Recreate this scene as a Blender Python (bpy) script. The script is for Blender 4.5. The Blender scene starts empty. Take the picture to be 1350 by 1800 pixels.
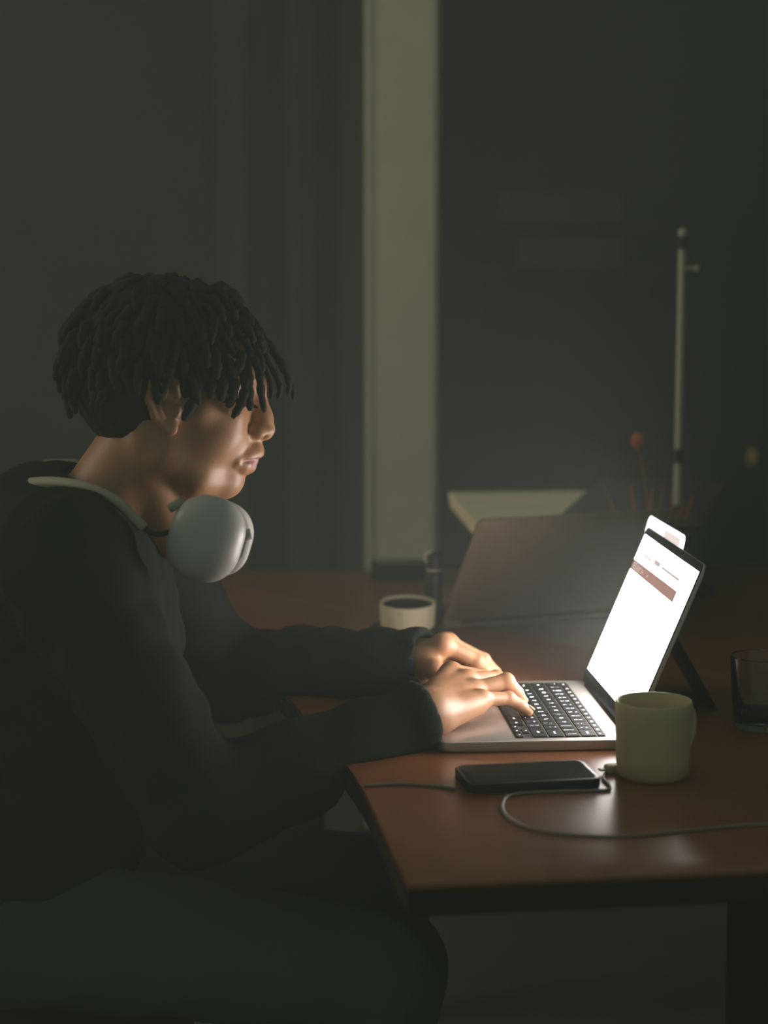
import bpy, bmesh, math, random
import numpy as np
from mathutils import Vector, Matrix

random.seed(7)
RNG = np.random.RandomState(7)
C = bpy.context.scene.collection
SC = bpy.context.scene

# ------------------------------------------------------------------ camera
F_PX, PITCH, TZ = 3507.0, 0.1303, 0.74
CAM_Z = TZ + 0.542
cam_data = bpy.data.cameras.new('camera')
cam_data.sensor_fit = 'HORIZONTAL'
cam_data.sensor_width = 24.0
cam_data.lens = 24.0 * F_PX / 1350.0
cam_data.clip_start = 0.05
cam_data.dof.use_dof = True
cam_data.dof.focus_distance = 2.24
cam_data.dof.aperture_fstop = 2.6
cam = bpy.data.objects.new('camera', cam_data)
cam.location = (0, 0, CAM_Z)
cam.rotation_euler = (math.pi / 2 - PITCH, 0, 0)
C.objects.link(cam)
SC.camera = cam

# ------------------------------------------------------------------ world, black lift level, exposure
AMBIENT = 0.17
SCREEN = 19.5
LIFT_DENSITY = 0.058  # density of the scattering volume added to lift the blacks
world = bpy.data.worlds.new('world')
SC.world = world
world.use_nodes = True
wb = world.node_tree.nodes['Background']
wb.inputs[0].default_value = (0.76, 1.0, 0.82, 1)
wb.inputs[1].default_value = AMBIENT
SC.view_settings.view_transform = 'Standard'
SC.view_settings.look = 'None'
SC.view_settings.gamma = 1.0
SC.view_settings.exposure = 0.0
SC.view_settings.use_curve_mapping = False

# dim warm lamp inferred from the left, its source out of frame
la = bpy.data.lights.new('left_lamp', 'AREA')
la.shape = 'RECTANGLE'; la.size = 0.9; la.size_y = 1.9; la.energy = 22.0; la.color = (1.0, 0.90, 0.66)
lo = bpy.data.objects.new('left_lamp', la)
lo.location = (-2.75, 2.55, 1.7)
lo.rotation_euler = (Vector((2.75, 0.4, -0.5))).to_track_quat('-Z', 'Y').to_euler()
C.objects.link(lo)

# ------------------------------------------------------------------ helpers
def at(px, py, Y):
    """world point on the ray of a pixel of the photograph at distance Y"""
    c, s = math.cos(PITCH), math.sin(PITCH)
    xn, un = (px - 675.0) / F_PX, (900.0 - py) / F_PX
    t = Y / (c + un * s)
    return Vector((xn * t, Y, CAM_Z + (-s + un * c) * t))

def at_z(px, py, z):
    """world point on that ray at height z"""
    c, s = math.cos(PITCH), math.sin(PITCH)
    xn, un = (px - 675.0) / F_PX, (900.0 - py) / F_PX
    t = (z - CAM_Z) / (-s + un * c)
    return Vector((xn * t, (c + un * s) * t, z))

def mat(name, col, rough=0.6, metal=0.0, spec=0.5, var=0.0, scale=40.0, bump=0.0, bscale=200.0,
        coat=0.0, emis=None, estr=0.0, trans=0.0, sss=0.0, stretch=None, col2=None):
    m = bpy.data.materials.new(name)
    m.use_nodes = True
    nt = m.node_tree
    b = nt.nodes['Principled BSDF']
    b.inputs['Base Color'].default_value = (*col, 1)
    b.inputs['Roughness'].default_value = rough
    b.inputs['Metallic'].default_value = metal
    b.inputs['Specular IOR Level'].default_value = spec
    b.inputs['Coat Weight'].default_value = coat
    b.inputs['Coat Roughness'].default_value = 0.15
    b.inputs['Transmission Weight'].default_value = trans
    if sss:
        b.inputs['Subsurface Weight'].default_value = sss
        b.inputs['Subsurface Radius'].default_value = (0.9, 0.3, 0.15)
        b.inputs['Subsurface Scale'].default_value = 0.006
    if emis:
        b.inputs['Emission Color'].default_value = (*emis, 1)
        b.inputs['Emission Strength'].default_value = estr
    tc = nt.nodes.new('ShaderNodeTexCoord')
    mp = nt.nodes.new('ShaderNodeMapping')
    nt.links.new(tc.outputs['Object'], mp.inputs[0])
    if stretch:
        mp.inputs['Scale'].default_value = stretch
    if var > 0 or col2:
        n = nt.nodes.new('ShaderNodeTexNoise')
        n.inputs['Scale'].default_value = scale
        n.inputs['Detail'].default_value = 6
        n.inputs['Roughness'].default_value = 0.65
        nt.links.new(mp.outputs[0], n.inputs['Vector'])
        r = nt.nodes.new('ShaderNodeValToRGB')
        c2 = col2 or tuple(min(1, c * (1 + var)) for c in col)
        c1 = tuple(c * (1 - var) for c in col)
        r.color_ramp.elements[0].color = (*c1, 1)
        r.color_ramp.elements[1].color = (*c2, 1)
        r.color_ramp.elements[0].position = 0.3
        r.color_ramp.elements[1].position = 0.7
        nt.links.new(n.outputs[0], r.inputs[0])
        nt.links.new(r.outputs[0], b.inputs['Base Color'])
    if bump > 0:
        n2 = nt.nodes.new('ShaderNodeTexNoise')
        n2.inputs['Scale'].default_value = bscale
        n2.inputs['Detail'].default_value = 4
        nt.links.new(mp.outputs[0], n2.inputs['Vector'])
        bp = nt.nodes.new('ShaderNodeBump')
        bp.inputs['Strength'].default_value = bump
        bp.inputs['Distance'].default_value = 0.002
        nt.links.new(n2.outputs[0], bp.inputs['Height'])
        nt.links.new(bp.outputs[0], b.inputs['Normal'])
    return m

def link(name, me, m, parent=None, smooth=False):
    o = bpy.data.objects.new(name, me)
    C.objects.link(o)
    ms = m if isinstance(m, (list, tuple)) else [m]
    if not me.materials:
        for q in ms:
            me.materials.append(q)
    if parent is not None:
        o.parent = parent
    if smooth:
        me.polygons.foreach_set('use_smooth', [True] * len(me.polygons))
    return o

def obj(name, bm, m, parent=None, smooth=False, auto=None):
    bmesh.ops.recalc_face_normals(bm, faces=bm.faces[:])
    if auto is not None:
        for f in bm.faces:
            f.smooth = True
        for e in bm.edges:
            if len(e.link_faces) == 2 and e.calc_face_angle(0) > auto:
                e.smooth = False
    me = bpy.data.meshes.new(name)
    bm.to_mesh(me)
    bm.free()
    return link(name, me, m, parent, smooth)

def tag(o, label=None, cat=None, group=None, kind=None):
    if label: o['label'] = label
    if cat: o['category'] = cat
    if group: o['group'] = group
    if kind: o['kind'] = kind
    return o

def thing(name, label, cat, loc=(0, 0, 0), rz=0.0, group=None):
    o = bpy.data.objects.new(name, None)
    o.empty_display_size = 0.05
    C.objects.link(o)
    o.location = loc
    o.rotation_euler = (0, 0, rz)
    return tag(o, label, cat, group)

def box_bm(x0, x1, y0, y1, z0, z1, bevel=0.0, seg=2, M=None, bm=None):
    b = bm or bmesh.new()
    vs = [b.verts.new(p) for p in ((x0, y0, z0), (x1, y0, z0), (x1, y1, z0), (x0, y1, z0),
                                   (x0, y0, z1), (x1, y0, z1), (x1, y1, z1), (x0, y1, z1))]
    fs = [b.faces.new([vs[i] for i in q]) for q in
          ((3, 2, 1, 0), (4, 5, 6, 7), (0, 1, 5, 4), (1, 2, 6, 5), (2, 3, 7, 6), (3, 0, 4, 7))]
    if bevel > 0:
        es = list({e for f in fs for e in f.edges})
        r = bmesh.ops.bevel(b, geom=es, offset=bevel, segments=seg, affect='EDGES', profile=0.5)
        vs = list({v for f in r['faces'] for v in f.verts} | {v for v in vs if v.is_valid})
    if M is not None:
        for v in vs:
            v.co = M @ v.co
    return b

def rr_outline(w, h, r, n=5):
    pts = []
    for cx, cy, a0 in ((w / 2 - r, h / 2 - r, 0), (-w / 2 + r, h / 2 - r, 90), (-w / 2 + r, -h / 2 + r, 180), (w / 2 - r, -h / 2 + r, 270)):
        for i in range(n + 1):
            a = math.radians(a0 + 90 * i / n)
            pts.append((cx + r * math.cos(a), cy + r * math.sin(a)))
    return pts

def prism_bm(pts, z0, z1, bevel=0.0, M=None, bm=None, seg=2):
    b = bm or bmesh.new()
    lo = [b.verts.new((x, y, z0)) for x, y in pts]
    hi = [b.verts.new((x, y, z1)) for x, y in pts]
    n = len(pts)
    fb = b.faces.new(lo[::-1]); ft = b.faces.new(hi)
    sides = [b.faces.new((lo[i], lo[(i + 1) % n], hi[(i + 1) % n], hi[i])) for i in range(n)]
    allv = set(lo + hi)
    if bevel > 0:
        es = list(ft.edges) + list(fb.edges)
        r = bmesh.ops.bevel(b, geom=es, offset=bevel, segments=seg, affect='EDGES', profile=0.5)
        allv = {v for v in allv if v.is_valid} | {v for f in r['faces'] for v in f.verts}
    if M is not None:
        for v in allv:
            v.co = M @ v.co
    return b

def lathe_bm(prof, n=48, M=None, bm=None, closed=False):
    b = bm or bmesh.new()
    rings = []
    for r, z in prof:
        if r < 1e-6:
            rings.append([b.verts.new((0, 0, z))])
        else:
            rings.append([b.verts.new((r * math.cos(2 * math.pi * i / n), r * math.sin(2 * math.pi * i / n), z)) for i in range(n)])
    for a, c in zip(rings[:-1], rings[1:]):
        for i in range(n):
            j = (i + 1) % n
            if len(a) == 1 and len(c) == 1: continue
            if len(a) == 1: b.faces.new((a[0], c[i], c[j]))
            elif len(c) == 1: b.faces.new((a[i], a[j], c[0]))
            else: b.faces.new((a[i], a[j], c[j], c[i]))
    if M is not None:
        for ring in rings:
            for v in ring: v.co = M @ v.co
    return b

def spline(pts, per=6):
    P = [Vector(p) for p in pts]
    P = [2 * P[0] - P[1]] + P + [2 * P[-1] - P[-2]]
    out = []
    for i in range(1, len(P) - 2):
        for k in range(per):
            t = k / per
            a, b, c, d = P[i - 1], P[i], P[i + 1], P[i + 2]
            out.append(0.5 * ((2 * b) + (c - a) * t + (2 * a - 5 * b + 4 * c - d) * t * t + (3 * b - a - 3 * c + d) * t ** 3))
    out.append(P[-2].copy())
    return out

def tube_bm(path, rad, n=8, bm=None, flat=None, up=None):
    """swept tube; rad number or list; flat=(w,h) sweeps an elliptical band whose h axis follows up"""
    b = bm or bmesh.new()
    path = [Vector(p) for p in path]
    N = len(path)
    rads = rad if isinstance(rad, (list, tuple)) else [rad] * N
    ref = Vector((0, 0, 1))
    rings = []
    prev = None
    for i, p in enumerate(path):
        t = (path[min(i + 1, N - 1)] - path[max(i - 1, 0)]).normalized()
        if up is not None:
            s = t.cross(up[i] if isinstance(up, list) else up).normalized()
        elif prev is None:
            s = t.cross(ref if abs(t.z) < 0.95 else Vector((1, 0, 0))).normalized()
        else:
            s = (prev - t * prev.dot(t)).normalized()
        prev = s
        w = s.cross(t).normalized()
        ring = []
        for k in range(n):
            a = 2 * math.pi * k / n
            if flat:
                ca, sa = math.cos(a), math.sin(a)
                ex = 0.6
                ca = math.copysign(abs(ca) ** ex, ca); sa = math.copysign(abs(sa) ** ex, sa)
                ring.append(b.verts.new(p + s * ca * flat[0] * rads[i] + w * sa * flat[1] * rads[i]))
            else:
                ring.append(b.verts.new(p + (s * math.cos(a) + w * math.sin(a)) * rads[i]))
        rings.append(ring)
    for a, c in zip(rings[:-1], rings[1:]):
        for k in range(n):
            b.faces.new((a[k], a[(k + 1) % n], c[(k + 1) % n], c[k]))
    b.faces.new(rings[0][::-1]); b.faces.new(rings[-1])
    return b

# ------------------------------------------------------------------ implicit surfaces (bodies, clothing)
def axis_coords(lo, hi, coarse, fine):
    """non-uniform coordinates: fine = list of (a, b, step) ranges"""
    fine = sorted(fine)
    xs = [lo]
    while xs[-1] < hi:
        x = xs[-1]
        st = coarse
        for a, b, s in fine:
            if a - 1e-9 <= x < b:
                st = min(st, s)
            elif x < a:
                st = min(st, max(s, (a - x) * 0.5))
        xs.append(x + st)
    return np.array(xs)

class Field:
    def __init__(self, xs, ys, zs):
        self.a = (np.asarray(xs, np.float32), np.asarray(ys, np.float32), np.asarray(zs, np.float32))
        self.F = np.full(tuple(len(q) for q in self.a), 0.05, np.float32)
    def sl(self, lo, hi):
        s = []
        for q, l, h in zip(self.a, lo, hi):
            i, j = np.searchsorted(q, l), np.searchsorted(q, h)
            if j <= i: return None
            s.append(slice(max(i - 1, 0), min(j + 1, len(q))))
        return tuple(s)
    def pts(self, s):
        return (self.a[0][s[0]][:, None, None], self.a[1][s[1]][None, :, None], self.a[2][s[2]][None, None, :])
    def comb(self, s, d, k, sub):
        A = self.F[s]
        if sub:
            d = -d
            h = np.maximum(k - np.abs(A - d), 0) / k
            self.F[s] = np.maximum(A, d) + h * h * k * 0.25
        else:
            h = np.maximum(k - np.abs(A - d), 0) / k
            self.F[s] = np.minimum(A, d) - h * h * k * 0.25
    def cap(self, a, b, ra, rb=None, k=0.01, sub=False):
        rb = ra if rb is None else rb
        a, b = np.array(a, float), np.array(b, float)
        m = max(ra, rb) + k + 0.012
        s = self.sl(np.minimum(a, b) - m, np.maximum(a, b) + m)
        if s is None: return
        X, Y, Z = self.pts(s)
        ba = b - a
        L = max(float(ba @ ba), 1e-10)
        px, py, pz = X - a[0], Y - a[1], Z - a[2]
        t = np.clip((px * ba[0] + py * ba[1] + pz * ba[2]) / L, 0, 1)
        d = np.sqrt((px - t * ba[0]) ** 2 + (py - t * ba[1]) ** 2 + (pz - t * ba[2]) ** 2) - (ra + t * (rb - ra))
        self.comb(s, d.astype(np.float32), k, sub)
    def chain(self, pts, rads, k=0.01, sub=False):
        for i in range(len(pts) - 1):
            self.cap(pts[i], pts[i + 1], rads[i], rads[i + 1], k, sub)
    def ell(self, c, r, R=None, k=0.01, sub=False):
        c, r = np.array(c, float), np.array(r, float)
        m = float(r.max()) + k + 0.012
        s = self.sl(c - m, c + m)
        if s is None: return
        X, Y, Z = self.pts(s)
        px, py, pz = X - c[0], Y - c[1], Z - c[2]
        if R is not None:
            R = np.array(R)
            q = [px * R[0, i] + py * R[1, i] + pz * R[2, i] for i in range(3)]
        else:
            q = [px, py, pz]
        k0 = np.sqrt(sum((q[i] / r[i]) ** 2 for i in range(3)))
        k1 = np.sqrt(sum((q[i] / r[i] ** 2) ** 2 for i in range(3))) + 1e-9
        self.comb(s, (k0 * (k0 - 1) / k1).astype(np.float32), k, sub)
    def half(self, n, c, k=0.004):
        """keep the side n.p < c"""
        X, Y, Z = self.pts((slice(None),) * 3)
        d = X * n[0] + Y * n[1] + Z * n[2] - c
        h = np.maximum(k - np.abs(self.F - d), 0) / k
        self.F = (np.maximum(self.F, d) + h * h * k * 0.25).astype(np.float32)
    def add(self, fn):
        X, Y, Z = self.pts((slice(None),) * 3)
        self.F = (self.F + fn(X, Y, Z)).astype(np.float32)
    def mesh(self, name):
        F = self.F
        ins = F < 0
        nx, ny, nz = F.shape
        cnt = np.zeros((nx - 1, ny - 1, nz - 1), np.int8)
        for i in (0, 1):
            for j in (0, 1):
                for k in (0, 1):
                    cnt += ins[i:nx - 1 + i, j:ny - 1 + j, k:nz - 1 + k]
        act = (cnt > 0) & (cnt < 8)
        I, J, K = np.nonzero(act)
        idx = np.full(act.shape, -1, np.int64)
        idx[I, J, K] = np.arange(len(I))
        acc = np.zeros((len(I), 3)); num = np.zeros(len(I))
        xs, ys, zs = [q.astype(float) for q in self.a]
        for ax in range(3):
            for p in (0, 1):
                for q in (0, 1):
                    o0 = [0, 0, 0]; others = [z for z in range(3) if z != ax]
                    o0[others[0]], o0[others[1]] = p, q
                    o1 = list(o0); o1[ax] = 1
                    f0 = F[I + o0[0], J + o0[1], K + o0[2]].astype(float); f1 = F[I + o1[0], J + o1[1], K + o1[2]].astype(float)
                    c = (f0 < 0) != (f1 < 0)
                    t = np.where(c, f0 / np.where(c, f0 - f1, 1), 0)
                    P0 = np.stack([xs[I + o0[0]], ys[J + o0[1]], zs[K + o0[2]]], 1)
                    P1 = np.stack([xs[I + o1[0]], ys[J + o1[1]], zs[K + o1[2]]], 1)
                    acc += np.where(c[:, None], P0 + t[:, None] * (P1 - P0), 0); num += c
        V = acc / num[:, None]
        faces = []
        for ax in range(3):
            A = np.take(ins, range(0, F.shape[ax] - 1), ax); B = np.take(ins, range(1, F.shape[ax]), ax)
            i, j, k = np.nonzero(A != B)
            flip = A[i, j, k]
            g = [i, j, k]
            oth = [z for z in range(3) if z != ax]
            ok = (g[oth[0]] > 0) & (g[oth[1]] > 0) & (g[oth[0]] < F.shape[oth[0]] - 1) & (g[oth[1]] < F.shape[oth[1]] - 1)
            g = [q[ok] for q in g]; flip = flip[ok]
            def cell(d0, d1):
                h = [q.copy() for q in g]
                h[oth[0]] = h[oth[0]] + d0; h[oth[1]] = h[oth[1]] + d1
                return idx[h[0], h[1], h[2]]
            q = np.stack([cell(-1, -1), cell(0, -1), cell(0, 0), cell(-1, 0)], 1)
            if ax == 1: flip = ~flip
            q[~flip] = q[~flip][:, ::-1]
            faces.append(q)
        Q = np.concatenate(faces)
        me = bpy.data.meshes.new(name)
        me.vertices.add(len(V)); me.vertices.foreach_set('co', V.ravel())
        me.loops.add(Q.size); me.loops.foreach_set('vertex_index', Q.ravel().astype(np.int32))
        me.polygons.add(len(Q))
        me.polygons.foreach_set('loop_start', (np.arange(len(Q)) * 4).astype(np.int32))
        me.polygons.foreach_set('loop_total', np.full(len(Q), 4, np.int32))
        me.update(calc_edges=True)
        me.validate()
        me.polygons.foreach_set('use_smooth', [True] * len(me.polygons))
        return me

# ------------------------------------------------------------------ materials
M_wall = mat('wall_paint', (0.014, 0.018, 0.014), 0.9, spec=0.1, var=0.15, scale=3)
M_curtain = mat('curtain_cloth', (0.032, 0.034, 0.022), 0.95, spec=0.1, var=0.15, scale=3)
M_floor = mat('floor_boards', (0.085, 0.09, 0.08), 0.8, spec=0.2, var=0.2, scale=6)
M_pillar = mat('pillar_plaster', (0.60, 0.55, 0.42), 0.9, spec=0.1, var=0.06, scale=5)
M_wood = mat('red_brown_wood', (0.215, 0.070, 0.023), 0.30, spec=0.5, var=0.09, scale=5, bump=0.012, bscale=60, stretch=(9, 0.9, 9), col2=(0.25, 0.086, 0.030))
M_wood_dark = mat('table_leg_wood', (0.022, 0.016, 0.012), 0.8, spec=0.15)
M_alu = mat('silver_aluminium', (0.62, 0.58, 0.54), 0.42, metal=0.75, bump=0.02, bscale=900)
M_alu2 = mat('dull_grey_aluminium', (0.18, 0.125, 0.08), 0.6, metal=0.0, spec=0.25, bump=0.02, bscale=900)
M_key = mat('black_key', (0.008, 0.008, 0.009), 0.55, spec=0.3, bump=0.02, bscale=1500)
M_well = mat('keyboard_well', (0.012, 0.012, 0.012), 0.6)
M_rim = mat('keyboard_rim', (0.35, 0.30, 0.22), 0.45, metal=0.6)
M_black = mat('black_plastic', (0.010, 0.011, 0.010), 0.45, spec=0.35)
M_glassblk = mat('black_bezel_glass', (0.004, 0.004, 0.004), 0.12, spec=0.4)
M_legend = mat('backlit_legend', (0.8, 0.85, 0.9), 0.5, emis=(0.9, 0.96, 1.0), estr=5.0)
M_page = mat('lit_page', (0.0, 0.0, 0.0), 1.0, spec=0.0, emis=(1.0, 0.94, 0.885), estr=SCREEN)
M_bar = mat('page_header_bar', (0.0, 0.0, 0.0), 1.0, spec=0.0, emis=(0.42, 0.235, 0.20), estr=1.0)
M_bar2 = mat('page_toolbar', (0.0, 0.0, 0.0), 1.0, spec=0.0, emis=(0.66, 0.52, 0.50), estr=1.0)
M_line = mat('page_text', (0.0, 0.0, 0.0), 1.0, spec=0.0, emis=(0.95, 0.88, 0.85), estr=1.0)
M_glyph = mat('header_glyph', (0.0, 0.0, 0.0), 1.0, spec=0.0, emis=(0.85, 0.72, 0.62), estr=1.0)
M_ceramic = mat('stoneware_mug', (0.64, 0.52, 0.31), 0.5, spec=0.35, var=0.05, scale=20)
M_white = mat('cream_ceramic', (0.55, 0.47, 0.31), 0.6, spec=0.25, var=0.04, scale=20)
M_card = mat('cream_card', (0.86, 0.72, 0.47), 0.85, spec=0.15, var=0.05, scale=15)
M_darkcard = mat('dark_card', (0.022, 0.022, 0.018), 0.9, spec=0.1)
M_brown = mat('carton_shade_brown', (0.05, 0.034, 0.026), 0.7, spec=0.2)  # brown of the sheet that stands for shade on the carton
M_cable = mat('white_cable', (0.24, 0.235, 0.20), 0.6)
M_skin = mat('brown_skin', (0.46, 0.23, 0.122), 0.45, spec=0.45, var=0.07, scale=60, bump=0.12, bscale=700, sss=0.12)
M_lip = mat('lip', (0.42, 0.2, 0.16), 0.4)
M_hair = mat('black_hair', (0.020, 0.020, 0.017), 0.8, spec=0.15, bump=0.5, bscale=350)
M_cloth = mat('black_jacket_cloth', (0.020, 0.022, 0.020), 0.95, spec=0.08, bump=0.25, bscale=500)
M_trouser = mat('dark_trousers', (0.085, 0.09, 0.08), 0.95, spec=0.08, bump=0.2, bscale=500)
M_shoe = mat('dark_shoe', (0.02, 0.02, 0.02), 0.6)
M_cup = mat('silver_grey_headphone', (0.52, 0.49, 0.46), 0.4, metal=0.0)
M_band = mat('grey_headband', (0.38, 0.35, 0.27), 0.6, spec=0.3)
M_cushion = mat('dark_ear_cushion', (0.016, 0.017, 0.016), 0.9)
M_steel = mat('brushed_steel', (0.55, 0.50, 0.38), 0.5, metal=0.1)
M_brass = mat('brass', (0.80, 0.55, 0.18), 0.5, metal=0.0)
M_twig = mat('red_brown_twig', (0.60, 0.17, 0.06), 0.7)
M_flower = mat('orange_dry_flower', (0.50, 0.12, 0.03), 0.8, var=0.2, scale=90)
M_pot = mat('dark_glazed_pot', (0.018, 0.018, 0.016), 0.4)
M_eye = mat('eye_white', (0.7, 0.68, 0.64), 0.2)
M_iris = mat('dark_iris', (0.03, 0.015, 0.01), 0.15)

# ------------------------------------------------------------------ setting
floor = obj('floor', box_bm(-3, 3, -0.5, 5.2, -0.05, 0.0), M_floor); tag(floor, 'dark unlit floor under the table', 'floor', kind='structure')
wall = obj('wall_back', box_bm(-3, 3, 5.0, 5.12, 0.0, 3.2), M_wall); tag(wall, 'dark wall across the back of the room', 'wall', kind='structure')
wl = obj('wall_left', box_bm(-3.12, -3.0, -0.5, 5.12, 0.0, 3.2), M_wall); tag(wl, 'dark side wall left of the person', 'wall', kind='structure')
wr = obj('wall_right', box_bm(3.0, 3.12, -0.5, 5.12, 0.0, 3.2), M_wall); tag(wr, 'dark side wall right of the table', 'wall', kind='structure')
bb = obj('baseboard_back', box_bm(-3, 3, 4.98, 5.0, 0, 0.1), M_darkcard); tag(bb, 'dark skirting board along the back wall', 'baseboard', kind='structure')

# square pillar, one corner turned to the light
pl = at(650, 500, 4.0); pr = at(772, 500, 4.0)
ph = thing('pillar', 'tall pale square pillar standing behind the far end of the table', 'pillar', ((pl.x + pr.x) / 2, 4.1, 0), math.radians(-3))
ph['kind'] = 'structure'
pw = (pr.x - pl.x) / 2
obj('shaft', box_bm(-pw + 0.004, pw, -0.1, 0.1, 0.10, 3.2, 0.006, 2), M_pillar, ph)
obj('corner_bead', box_bm(-pw - 0.004, -pw + 0.010, -0.105, -0.085, 0.10, 3.2, 0.003, 2), M_pillar, ph)
obj('plinth', box_bm(-pw - 0.012, pw + 0.012, -0.115, 0.115, 0.0, 0.10, 0.005, 2), M_darkcard, ph)

# heavy curtain left of the pillar
def curtain(name, x0, x1, y, z0, z1, folds, label):
    b = bmesh.new()
    n = folds * 12
    fr = []; bk = []
    for i in range(n + 1):
        t = i / n
        x = x0 + (x1 - x0) * t
        d = 0.05 * math.sin(2 * math.pi * folds * t) + 0.018 * math.sin(2 * math.pi * folds * 2.3 * t + 1)
        fr.append((b.verts.new((x, y + d, z0)), b.verts.new((x, y + d * 0.8, z1))))
        bk.append((b.verts.new((x, y + d + 0.006, z0)), b.verts.new((x, y + d * 0.8 + 0.006, z1))))
    for i in range(n):
        b.faces.new((fr[i][0], fr[i + 1][0], fr[i + 1][1], fr[i][1]))
        b.faces.new((bk[i][1], bk[i + 1][1], bk[i + 1][0], bk[i][0]))
    o = obj(name, b, M_curtain, None, True)
    return tag(o, label, 'curtain')
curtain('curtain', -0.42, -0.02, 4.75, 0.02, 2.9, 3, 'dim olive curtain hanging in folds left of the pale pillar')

# shelf on the back wall with two flat pale boxes
sh = thing('wall_shelf', 'dark wall shelf in the gloom right of the pillar', 'shelf', (0, 0, 0))
a = at(880, 392, 4.85); c_ = at(1110, 392, 4.85)
obj('board', box_bm(a.x - 0.06, c_.x + 0.1, 4.70, 4.998, a.z - 0.022, a.z, 0.003), M_wall, sh)
b2 = at(900, 472, 4.85)
obj('board', box_bm(a.x - 0.06, c_.x + 0.1, 4.70, 4.998, b2.z - 0.022, b2.z, 0.003), M_wall, sh)
for xx in (a.x - 0.05, c_.x + 0.08):
    obj('bracket', box_bm(xx, xx + 0.015, 4.9, 4.998, b2.z - 0.12, b2.z - 0.022, 0.002), M_wall, sh)
M_box = mat('faded_box', (0.045, 0.043, 0.028), 0.9, spec=0.1, var=0.12, scale=12)
p0, p1 = at(885, 392, 4.72), at(1100, 337, 4.72)
o = obj('storage_box', box_bm(p0.x, p1.x, 4.72, 4.95, a.z + 0.0005, p1.z, 0.004), M_box); tag(o, 'wide faded box on the upper board of the wall shelf', 'box')
p0, p1 = at(920, 472, 4.72), at(1100, 412, 4.72)
o = obj('storage_box', box_bm(p0.x, p1.x, 4.72, 4.95, b2.z + 0.0005, min(p1.z, a.z - 0.03), 0.004), M_box); tag(o, 'narrower faded box on the lower board of the wall shelf', 'box')

# ------------------------------------------------------------------ table
tb = thing('table', 'long glossy red-brown wooden table with a bowed edge', 'table', (0, 0, 0))
edge = spline([(0.021, 1.664, 0), (-0.030, 2.02, 0), (-0.110, 2.36, 0), (-0.215, 2.8, 0), (-0.345, 3.335, 0)], 8)
pts = [(p.x, p.y) for p in edge]
pts = [(1.15, 1.815)] + pts + [(-0.335, 3.345), (1.15, 3.48)]
pts = pts[::-1]
obj('tabletop', prism_bm(pts, TZ - 0.006, TZ, 0.002), M_wood, tb, auto=0.6)
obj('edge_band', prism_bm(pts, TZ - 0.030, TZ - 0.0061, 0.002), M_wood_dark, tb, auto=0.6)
for x, y in ((0.40, 2.05), (1.0, 2.1), (-0.13, 3.2), (1.0, 3.3)):
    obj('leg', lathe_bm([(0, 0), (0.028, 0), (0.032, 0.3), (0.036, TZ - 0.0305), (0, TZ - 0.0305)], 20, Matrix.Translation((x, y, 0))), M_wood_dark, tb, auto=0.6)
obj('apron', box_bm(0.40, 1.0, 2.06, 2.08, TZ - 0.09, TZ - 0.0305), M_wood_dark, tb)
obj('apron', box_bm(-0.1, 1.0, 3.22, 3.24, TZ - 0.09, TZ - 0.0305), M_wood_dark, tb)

# ------------------------------------------------------------------ laptops
LX, LY, LROT, LID = 0.0603, 2.1167, 0.0732, 1.1797
D, W, ZT = 0.2124, 0.3041, 0.0115
KB_BACK, KB_D, PITCH_U, PITCH_V = 0.1856, 0.099, 0.018, 0.0189
_glyph = {}
def glyph_mesh(txt, size):
    if (txt, size) not in _glyph:
        cu = bpy.data.curves.new('legend_text', 'FONT')
        cu.body = txt; cu.size = size; cu.align_x = 'CENTER'; cu.align_y = 'CENTER'; cu.resolution_u = 2
        ob = bpy.data.objects.new('legend_text', cu)
        C.objects.link(ob)
        dg = bpy.context.evaluated_depsgraph_get()
        me = bpy.data.meshes.new_from_object(ob.evaluated_get(dg))
        bpy.data.objects.remove(ob)
        _glyph[(txt, size)] = me
    return _glyph[(txt, size)]

ROWS = [  # front to back: (legend, width in keys)
    [('fn', 1), ('ctrl', 1), ('alt', 1), ('cmd', 1.25), ('', 5), ('cmd', 1.25), ('alt', 1), ('<', 1), ('^v', 1), ('>', 1)],
    [('shift', 2.25)] + [(q, 1) for q in 'ZXCVBNM'] + [('<\n,', 1), ('>\n.', 1), ('?\n/', 1), ('shift', 2.25)],
    [('caps', 1.75)] + [(q, 1) for q in 'ASDFGHJKL'] + [(':\n;', 1), ('"\n\'', 1), ('return', 1.75)],
    [('tab', 1.5)] + [(q, 1) for q in 'QWERTYUIOP'] + [('{\n[', 1), ('}\n]', 1), ('|\n\\', 1)],
    [('~\n`', 1)] + [(a_ + '\n' + b_, 1) for a_, b_ in zip('!@#$%^&*()_+', '1234567890-=')] + [('delete', 1.5)],
    [('esc', 1.5)] + [('F%d' % i, 1) for i in range(1, 13)] + [('o', 1)],
]
def key_bm(w, d, h, txt, small):
    b = prism_bm(rr_outline(w, d, 0.0018, 2), 0, h, 0.0004, seg=1)
    for f in b.faces: f.material_index = 0
    if txt:
        size = 0.0045 if small else (0.0062 if len(txt) == 1 else (0.0040 if '\n' not in txt else 0.0055))
        me = glyph_mesh(txt, size)
        n0 = len(b.verts)
        vs = [b.verts.new((v.co.x * 1.05, v.co.y * 1.05, h + 0.00012)) for v in me.vertices]
        for p in me.polygons:
            try:
                f = b.faces.new([vs[i] for i in p.vertices]); f.material_index = 1
            except ValueError:
                pass
        me_ = None
    return b

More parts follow.
